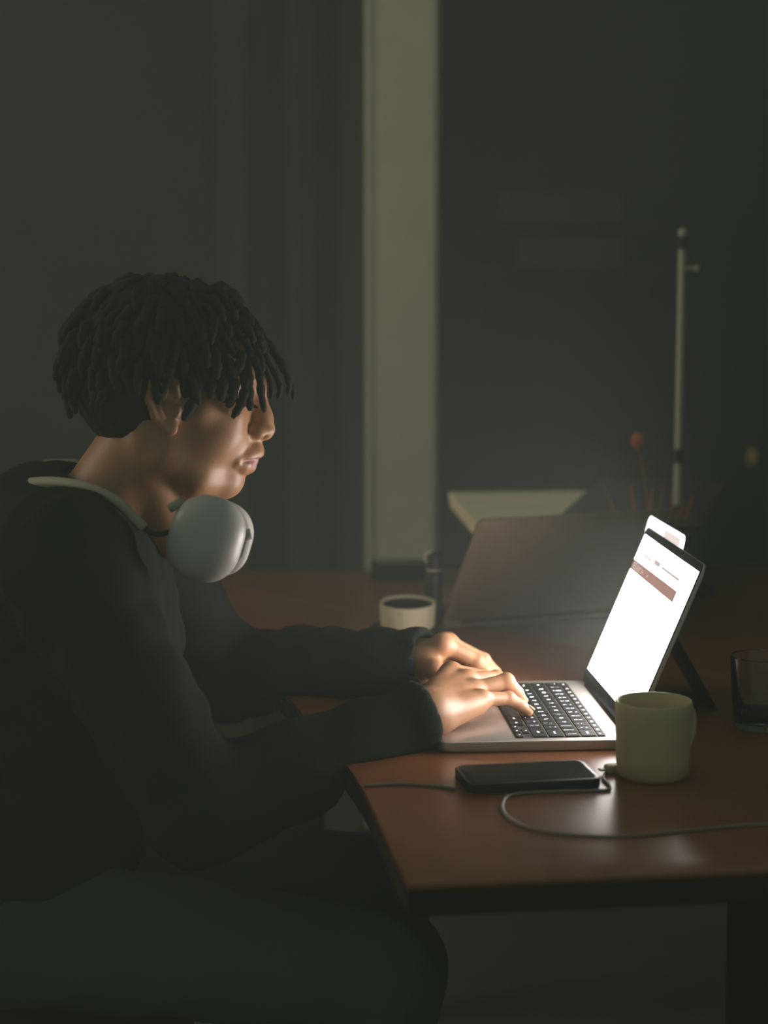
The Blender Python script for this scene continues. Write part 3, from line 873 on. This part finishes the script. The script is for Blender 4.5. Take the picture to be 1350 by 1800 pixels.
# lips
f.chain([hp_(0.0700, -0.0235, -0.0600), hp_(0.0800, -0.0130, -0.0550), hp_(0.0858, -0.0045, -0.0520), hp_(0.0862, 0, -0.0532), hp_(0.0858, 0.0045, -0.0520), hp_(0.0800, 0.0130, -0.0550), hp_(0.0700, 0.0235, -0.0600)],
        [0.004, 0.0068, 0.0080, 0.0082, 0.0080, 0.0068, 0.004], k=0.007)
f.cap(hp_(0.0840, 0, -0.040), hp_(0.0845, 0, -0.050), 0.0075, 0.008, k=0.008)
f.chain([hp_(0.0690, -0.0215, -0.0625), hp_(0.0750, -0.0115, -0.0665), hp_(0.0785, 0, -0.0675), hp_(0.0750, 0.0115, -0.0665), hp_(0.0690, 0.0215, -0.0625)],
        [0.004, 0.0074, 0.0085, 0.0074, 0.004], k=0.006)
f.chain([hp_(0.0755, -0.0245, -0.0612), hp_(0.0860, -0.0120, -0.0600), hp_(0.0940, 0, -0.0604), hp_(0.0860, 0.0120, -0.0600), hp_(0.0755, 0.0245, -0.0612)],
        [0.0012, 0.0016, 0.0018, 0.0016, 0.0012], k=0.003, sub=True)
# ears
for sgn in (-1, 1):
    def ep(a, b, out): return hp_(a + 0.007, sgn * (0.0680 + out), b)
    f.ell(ep(-0.010, 0.008, 0.003), (0.016, 0.0045, 0.026), RH @ rz_(-sgn * 18) @ ry(8), k=0.006)
    helix = [ep(0.004, 0.016, 0.004), ep(0.002, 0.030, 0.008), ep(-0.010, 0.038, 0.011), ep(-0.022, 0.030, 0.013), ep(-0.0265, 0.012, 0.013), ep(-0.021, -0.006, 0.010), ep(-0.010, -0.018, 0.007)]
    f.chain(helix, [0.003, 0.0038, 0.0042, 0.0044, 0.0042, 0.0038, 0.004], k=0.004)
    f.chain([ep(-0.008, 0.024, 0.009), ep(-0.016, 0.010, 0.010), ep(-0.011, -0.006, 0.008)], [0.003, 0.0034, 0.003], k=0.004)
    f.ell(ep(-0.004, -0.019, 0.005), (0.008, 0.0045, 0.009), RH, k=0.005)
    f.cap(ep(0.003, 0.002, 0.005), ep(0.002, -0.005, 0.005), 0.0038, 0.0034, k=0.003)
    f.ell(ep(-0.006, 0.002, 0.009), (0.006, 0.005, 0.009), RH, k=0.004, sub=True)
# hands
def hand(H, fr, sgn):
    wr = H['wrist']
    mc = {k: v[0] for k, v in H.items() if k not in ('wrist', 'thumb')}
    ctr = sum(mc.values()) / 4
    ax = (ctr - wr)
    for nme, w0 in (('index', 0.28), ('middle', 0.10), ('ring', -0.08), ('pinky', -0.25)):
        side = mc['index'] - mc['pinky']
        base = wr + ax * 0.12 + side * w0 * 0.75
        q = mc[nme]
        rr = {'index': 0.0105, 'middle': 0.0108, 'ring': 0.0100, 'pinky': 0.0090}[nme]
        f.cap(base, q, 0.0155, rr + 0.0004, k=0.010)
        # palm padding below the metacarpals
        n = np.cross(ax, side); n /= np.linalg.norm(n)
        if n[2] > 0: n = -n
        f.cap(base + n * 0.006 + ax * 0.05, q + n * 0.005 - ax * 0.10, 0.0150, 0.0105, k=0.012)
    f.cap(wr - ax * 0.10, wr + ax * 0.15, 0.0225, 0.0215, k=0.014)
    for nme in ('index', 'middle', 'ring', 'pinky'):
        J = H[nme]
        r0 = {'index': 0.0100, 'middle': 0.0102, 'ring': 0.0096, 'pinky': 0.0084}[nme] * fr
        f.cap(J[0], J[1], r0 * 1.04, r0 * 0.92, k=0.006)
        f.ell(J[1], (r0 * 1.02,) * 3, k=0.003)
        f.cap(J[1], J[2], r0 * 0.93, r0 * 0.86, k=0.0025)
        f.cap(J[2], J[3], r0 * 0.86, r0 * 0.76, k=0.0025)
        f.ell(J[0], (r0 * 1.12,) * 3, k=0.007)
    J = H['thumb']
    f.cap(J[0], J[1], 0.0150, 0.0120, k=0.012); f.cap(J[1], J[2], 0.0115, 0.0105, k=0.004); f.cap(J[2], J[3], 0.0105, 0.0085, k=0.003)
hand(RHAND, 1.0, 1)
hand(LHAND, 1.0, -1)
person = link('person', f.mesh('person'), [M_skin, M_lip])
tag(person, 'seated person in a black jacket typing, face lit by the laptop screen', 'person')
# lips get their own colour
me = person.data
co = np.empty(len(me.polygons) * 3); me.polygons.foreach_get('center', co); co = co.reshape(-1, 3)
hl = (co - O) @ RH
lipm = (((hl[:, 0] - 0.083) / 0.014) ** 2 + (hl[:, 1] / 0.022) ** 2 + ((hl[:, 2] + 0.0615) / 0.0095) ** 2) < 1
lipm &= hl[:, 0] > 0.070
mi = np.zeros(len(me.polygons), np.int32); mi[lipm] = 1
me.polygons.foreach_set('material_index', mi)
# eyes and lashes
for sgn in (-1, 1):
    lash = bmesh.new()
    arc = spline([hp_(0.0862, sgn * 0.0215, 0.0050), hp_(0.0872, sgn * 0.0300, 0.0042), hp_(0.0845, sgn * 0.0390, 0.0050), hp_(0.0780, sgn * 0.0455, 0.0070)], 5)
    tube_bm(arc, 0.0009, 6, bm=lash)
    for i in range(1, len(arc) - 1):
        p = arc[i]
        out = (p - Vector(hp_(0.0715, sgn * 0.0325, 0.0115))).normalized()
        tube_bm([p, p + out * 0.004 + Vector((0, 0, -0.002)), p + out * 0.007 + Vector((0, 0, -0.002))], [0.0005, 0.0004, 0.0002], 4, bm=lash)
    obj('eyelashes', lash, M_hair, person)
    brow = bmesh.new()
    tube_bm(spline([hp_(0.0965, sgn * 0.010, 0.0270), hp_(0.0905, sgn * 0.026, 0.0390), hp_(0.0720, sgn * 0.046, 0.0350)], 5), 1.0, 8, bm=brow, flat=(0.0016, 0.0034))
    obj('eyebrow', brow, M_hair, person)
# fingernails
M_nail = mat('fingernail', (0.55, 0.33, 0.24), 0.3)
for Hd in (RHAND, LHAND):
    for nme in ('index', 'middle', 'ring', 'pinky'):
        a_, b_ = Vector(Hd[nme][2]), Vector(Hd[nme][3])
        t = (b_ - a_).normalized()
        upv = Vector((0, 0, 1)) - t * t.z
        upv = upv.normalized() if upv.length > 1e-3 else Vector((1, 0, 0))
        s_ = t.cross(upv)
        p = b_ + upv * 0.0062 + t * 0.001
        Mn = Matrix(((s_.x, t.x, upv.x, p.x), (s_.y, t.y, upv.y, p.y), (s_.z, t.z, upv.z, p.z), (0, 0, 0, 1)))
        obj('fingernail', prism_bm(rr_outline(0.008, 0.009, 0.0032, 3), -0.0006, 0.0006, 0.0004, Mn, seg=1), M_nail, person)

# jacket
jx = axis_coords(-0.64, 0.09, 0.0062, [])
jf = Field(jx, axis_coords(1.93, 2.63, 0.0062, []), axis_coords(0.45, 1.075, 0.0062, []))
jf.ell(CH + np.array([0.0, 0, -0.01]), (0.140, 0.190, 0.190), k=0.05)
jf.ell(PEL + np.array([0.005, 0, 0.075]), (0.150, 0.180, 0.145), k=0.07)
jf.ell(CH + np.array([-0.045, 0, 0.035]), (0.105, 0.165, 0.115), k=0.05)
for S, E, Wr, CU in ((S_R, E_R, W_R, 0.965), (S_L, E_L, W_L, 1.04)):
    jf.cap(CH + np.array([-0.01, 0, 0.105]), S, 0.080, 0.066, k=0.05)
    jf.cap(S, E, 0.068, 0.055, k=0.03)
    m1 = E + (Wr - E) * 0.40
    m2 = E + (Wr - E) * CU
    jf.cap(E, m1, 0.055, 0.053, k=0.02)
    jf.cap(m1, m2, 0.052, 0.040, k=0.012)
    jf.cap(m2 - (Wr - E) * 0.03, m2, 0.041, 0.039, k=0.004)
# collar, then neck opening
jf.cap((-0.330, 2.238, 0.930), (-0.316, 2.238, 0.955), 0.078, 0.071, k=0.03)
jf.add(lambda X, Y, Z: 0.0030 * np.sin(75 * X + 40 * Z + 9 * np.sin(14 * Y)) * np.sin(30 * Y + 12 * X + 5 * np.sin(11 * Z)) + 0.0016 * np.sin(110 * Z - 60 * X + 30 * Y))
jf.cap((-0.315, 2.238, 0.935), (-0.280, 2.238, 1.10), 0.061, 0.072, k=0.008, sub=True)
for E, Wr, CU in ((E_R, W_R, 0.965), (E_L, W_L, 1.04)):
    ax = (Wr - E)
    n = ax / np.linalg.norm(ax)
    jf.cap(E + ax * (CU - 0.01), E + ax * (CU + 0.3), 0.0315, 0.0315, k=0.003, sub=True)
    # square the cuff end
    p = E + ax * (CU + 0.03)
    X, Y, Z = jf.pts((slice(None),) * 3)
    dpl = (X - p[0]) * n[0] + (Y - p[1]) * n[1] + (Z - p[2]) * n[2]
    rad = np.sqrt((X - p[0]) ** 2 + (Y - p[1]) ** 2 + (Z - p[2]) ** 2)
    loc = (rad < 0.09)
    jf.F = np.where(loc, np.maximum(jf.F, dpl), jf.F).astype(np.float32)
    for w in (0.0,):
        pass
# forearms rest on the table
X, Y, Z = jf.pts((slice(None),) * 3)
ext = np.interp(jf.a[1], [p.y for p in edge], [p.x for p in edge])[None, :, None]
tabl = (X > ext - 0.004) & (Z < TZ + 0.001) & (Z > TZ - 0.05)
jf.F = np.where(tabl, np.maximum(jf.F, 0.004), jf.F).astype(np.float32)
jacket = link('jacket', jf.mesh('jacket'), M_cloth, person)
# zip and hood behind the collar
hd_ = Field(axis_coords(-0.53, -0.26, 0.006, []), axis_coords(2.06, 2.42, 0.006, []), axis_coords(0.84, 1.03, 0.006, []))
hd_.ell((-0.452, 2.238, 0.885), (0.050, 0.105, 0.055), k=0.02)
hd_.cap((-0.44, 2.15, 0.925), (-0.38, 2.14, 0.940), 0.024, 0.018, k=0.02)
hd_.cap((-0.44, 2.325, 0.925), (-0.38, 2.335, 0.940), 0.024, 0.018, k=0.02)
link('hood', hd_.mesh('hood'), M_cloth, person)

# trousers, shoes
tf = Field(axis_coords(-0.60, 0.12, 0.009, []), axis_coords(1.98, 2.50, 0.009, []), axis_coords(0.05, 0.68, 0.009, []))
tf.ell(PEL + np.array([0.0, 0, 0.01]), (0.135, 0.170, 0.122), k=0.05)
for h, kn, an in zip(HIP, KN, AN):
    tf.cap(h, kn, 0.085, 0.066, k=0.03); tf.cap(kn, an + np.array([0, 0, 0.0]), 0.066, 0.052, k=0.02)
tf.add(lambda X, Y, Z: 0.003 * np.sin(60 * X + 8 * np.sin(12 * Y)) * np.sin(25 * Z))
tf.half((0, 0, -1), -0.085)
link('trousers', tf.mesh('trousers'), M_trouser, person)
for an in AN:
    sf = Field(axis_coords(an[0] - 0.10, an[0] + 0.22, 0.006, []), axis_coords(an[1] - 0.07, an[1] + 0.07, 0.006, []), axis_coords(-0.03, 0.13, 0.006, []))
    sf.cap(an + np.array([-0.03, 0, -0.058]), an + np.array([0.14, 0, -0.068]), 0.045, 0.038, k=0.02)
    sf.cap(an + np.array([-0.02, 0, -0.05]), an + np.array([-0.01, 0, 0.0]), 0.044, 0.046, k=0.02)
    sf.half((0, 0, -1), -0.002)
    link('shoe', sf.mesh('shoe'), M_shoe, person)

# hair: a bumpy cap and many twisted locks
hx = Field(axis_coords(-0.40, -0.10, 0.0035, []), axis_coords(2.10, 2.38, 0.0035, []), axis_coords(1.03, 1.30, 0.0035, []))
hx.ell(hp_(-0.016, 0, 0.056), (0.105, 0.084, 0.088), RP, k=0.01)
hx.ell(hp_(-0.045, 0, 0.022), (0.070, 0.075, 0.072), RH, k=0.02)
hx.add(lambda X, Y, Z: 0.003 * np.sin(210 * X + 3 * np.sin(90 * Z)) * np.sin(190 * Y) * np.sin(200 * Z + 1))
nn = RH @ np.array([0.80, 0, -0.60]); hx.half(nn, float(nn @ O) + 0.034, 0.01)
nn = RH @ np.array([0.10, 0, -0.995]); hx.half(nn, float(nn @ O) + 0.036, 0.008)
# clear the ears
for sgn in (-1, 1):
    hx.ell(hp_(-0.001, sgn * 0.083, 0.006), (0.022, 0.018, 0.030), RH, k=0.006, sub=True)
hair = link('hair', hx.mesh('hair'), M_hair, person)
def lock(path, r, wob=0.0012):
    pth = spline(path, 4)
    n = len(pth)
    rads = []
    for i in range(n):
        t = i / (n - 1)
        rads.append(r * (0.9 + 0.16 * math.sin(i * 1.9)) * (1 - 0.45 * max(0, t - 0.75) / 0.25))
    return obj('hair_lock', tube_bm(pth, rads, 7), M_hair, hair, True)
for path, r in (
    ([(418, 640, 2.180), (431, 668, 2.172), (429, 695, 2.170), (421, 715, 2.171), (409, 734, 2.174)], 0.0062),
    ([(432, 630, 2.182), (437, 665, 2.174), (438, 695, 2.173), (440, 722, 2.174)], 0.0058),
    ([(446, 628, 2.186), (456, 660, 2.180), (459, 690, 2.180), (465, 724, 2.184)], 0.0050),
    ([(462, 640, 2.205), (474, 668, 2.205), (477, 688, 2.206), (476, 702, 2.208)], 0.0032),
    ([(462, 620, 2.225), (482, 655, 2.225), (492, 680, 2.226), (489, 700, 2.228)], 0.0040),
    ([(470, 600, 2.235), (496, 640, 2.236), (508, 672, 2.238), (506, 694, 2.240)], 0.0042),
    ([(470, 605, 2.255), (498, 650, 2.256), (514, 680, 2.258), (516, 702, 2.260)], 0.0036),
    ([(404, 640, 2.176), (412, 675, 2.166), (408, 700, 2.166), (400, 716, 2.168)], 0.0060),
    ([(386, 640, 2.172), (392, 675, 2.160), (388, 704, 2.160)], 0.0064),
    ([(368, 640, 2.168), (372, 675, 2.156), (370, 700, 2.157)], 0.0064),
    ([(350, 640, 2.166), (350, 672, 2.153), (346, 694, 2.154)], 0.0062),
    ([(334, 640, 2.164), (331, 668, 2.151), (329, 688, 2.152)], 0.0060),
):
    lock([V3(*p) for p in path], r)
cnt = 0
gold = math.pi * (3 - math.sqrt(5))
N = 230
for i in range(N):
    z = 1 - (i + 0.5) / N * 1.35
    r = math.sqrt(max(0, 1 - z * z)); th = gold * i
    d = np.array([r * math.cos(th), r * math.sin(th), z])
    p = np.array([-0.015 + 0.100 * d[0], 0.080 * d[1], 0.055 + 0.084 * d[2]])
    if 0.8 * p[0] - 0.6 * p[2] > 0.020 or p[2] < -0.020: continue
    if abs(p[1]) > 0.05 and abs(p[0] + 0.008) < 0.035 and p[2] < 0.045: continue
    nrm = d / np.array([0.104, 0.083, 0.086]); nrm /= np.linalg.norm(nrm)
    L = random.uniform(0.030, 0.052)
    out = 0.006 + 0.006 * random.random()
    tang = np.array([nrm[0] * 0.6 + random.uniform(-.4, .4), nrm[1] * 0.6 + random.uniform(-.4, .4), -0.75 + 0.2 * random.random()])
    tang -= nrm * (tang @ nrm) * 0.75; tang /= np.linalg.norm(tang)
    if p[0] > 0.05: L *= 0.75
    P0 = p - nrm * 0.004; P1 = p + nrm * out + tang * L * 0.3; P2 = p + nrm * out * 0.9 + tang * L * 0.7; P3 = p + nrm * out * 0.5 + tang * L
    lock([hp_(*q) for q in (P0, P1, P2, P3)], random.uniform(0.0048, 0.0066))
    cnt += 1

# ------------------------------------------------------------------ headphones round the neck
hpz = thing('headphones', 'silver-grey over-ear headphones hanging round the neck of the seated person', 'headphones', (0, 0, 0))
CN = V3(362, 947, 2.085)          # near cup
CF = V3(386, 945, 2.345)          # far cup
def cup(cn, out, fwd):
    out = Vector(out).normalized(); fwd = Vector(fwd); fwd = (fwd - out * fwd.dot(out)).normalized()
    up = out.cross(fwd)
    Mx = Matrix(((fwd.x, up.x, out.x, cn[0]), (fwd.y, up.y, out.y, cn[1]), (fwd.z, up.z, out.z, cn[2]), (0, 0, 0, 1)))
    b = bmesh.new()
    lay = [(0.955, -0.007), (0.99, -0.003)] + [(math.cos(t_) ** 0.85, 0.027 * math.sin(t_)) for t_ in [math.radians(a_) for a_ in (2, 10, 19, 28, 37, 46, 55, 64, 73, 82)]]
    rings = []
    for sc_, z in lay:
        rings.append([b.verts.new(Mx @ Vector((x * sc_, y * sc_, z))) for x, y in rr_outline(0.079, 0.093, 0.037, 9)])
    n = len(rings[0])
    for r0, r1 in zip(rings[:-1], rings[1:]):
        for i in range(n): b.faces.new((r0[i], r0[(i + 1) % n], r1[(i + 1) % n], r1[i]))
    b.faces.new(rings[-1]); b.faces.new(rings[0][::-1])
    o = obj('ear_cup', b, M_cup, hpz, True)
    obj('ear_cushion', prism_bm(rr_outline(0.070, 0.084, 0.032, 7), -0.024, -0.0065, 0.008, Mx, seg=3), M_cushion, hpz, auto=0.9)
    return Mx
M1 = cup(CN, (0.10, -0.98, 0.06), (0.98, 0.10, -0.30))
M2 = cup(CF, (0.28, 0.95, 0.12), (0.95, -0.28, -0.35))
obj('crown_button', lathe_bm([(0, 0), (0.0058, 0), (0.0062, 0.001), (0.0062, 0.007), (0.0055, 0.008), (0, 0.008)], 20, Matrix.Translation(V3(429, 941, 2.125)) @ Matrix.Rotation(math.radians(78), 4, 'Y')), M_cup, hpz, auto=0.7)
band = [V3(250, 926, 2.072), V3(236, 912, 2.070), V3(210, 886, 2.075), V3(160, 861, 2.090), V3(108, 852, 2.120), V3(72, 852, 2.165), V3(58, 853, 2.215), V3(66, 838, 2.290), V3(92, 821, 2.345), V3(165, 826, 2.390), V3(240, 868, 2.385)]
obj('headband', tube_bm(spline(band, 8), 1.0, 14, flat=(0.0115, 0.0058)), M_band, hpz, smooth=True)
for arm in ([V3(250, 926, 2.072), V3(272, 938, 2.074), V3(296, 936, 2.084), V3(322, 925, 2.098)], [V3(240, 868, 2.385), V3(300, 895, 2.385), V3(350, 915, 2.365)]):
    obj('telescopic_arm', tube_bm(spline(arm, 6), 0.0032, 10), M_black, hpz, smooth=True)
obj('arm_joint', tube_bm([V3(299, 893, 2.081), V3(320, 882, 2.090)], 0.005, 10), M_band, hpz, smooth=True)

# ------------------------------------------------------------------ scattering volume added to lift the blacks of the dim room
mh = bpy.data.materials.new('lift_scatter'); mh.use_nodes = True
nt = mh.node_tree; nt.nodes.remove(nt.nodes['Principled BSDF'])
vs_ = nt.nodes.new('ShaderNodeVolumeScatter')
vs_.inputs['Color'].default_value = (0.93, 1.0, 0.93, 1); vs_.inputs['Density'].default_value = LIFT_DENSITY; vs_.inputs['Anisotropy'].default_value = 0.0
nt.links.new(vs_.outputs[0], nt.nodes['Material Output'].inputs['Volume'])
hz = obj('lift_volume', box_bm(-3.3, 3.3, -0.7, 5.3, -0.2, 3.3), mh)
tag(hz, 'thin scattering volume added to lift the blacks of the whole dark room', 'lift_volume', kind='stuff')
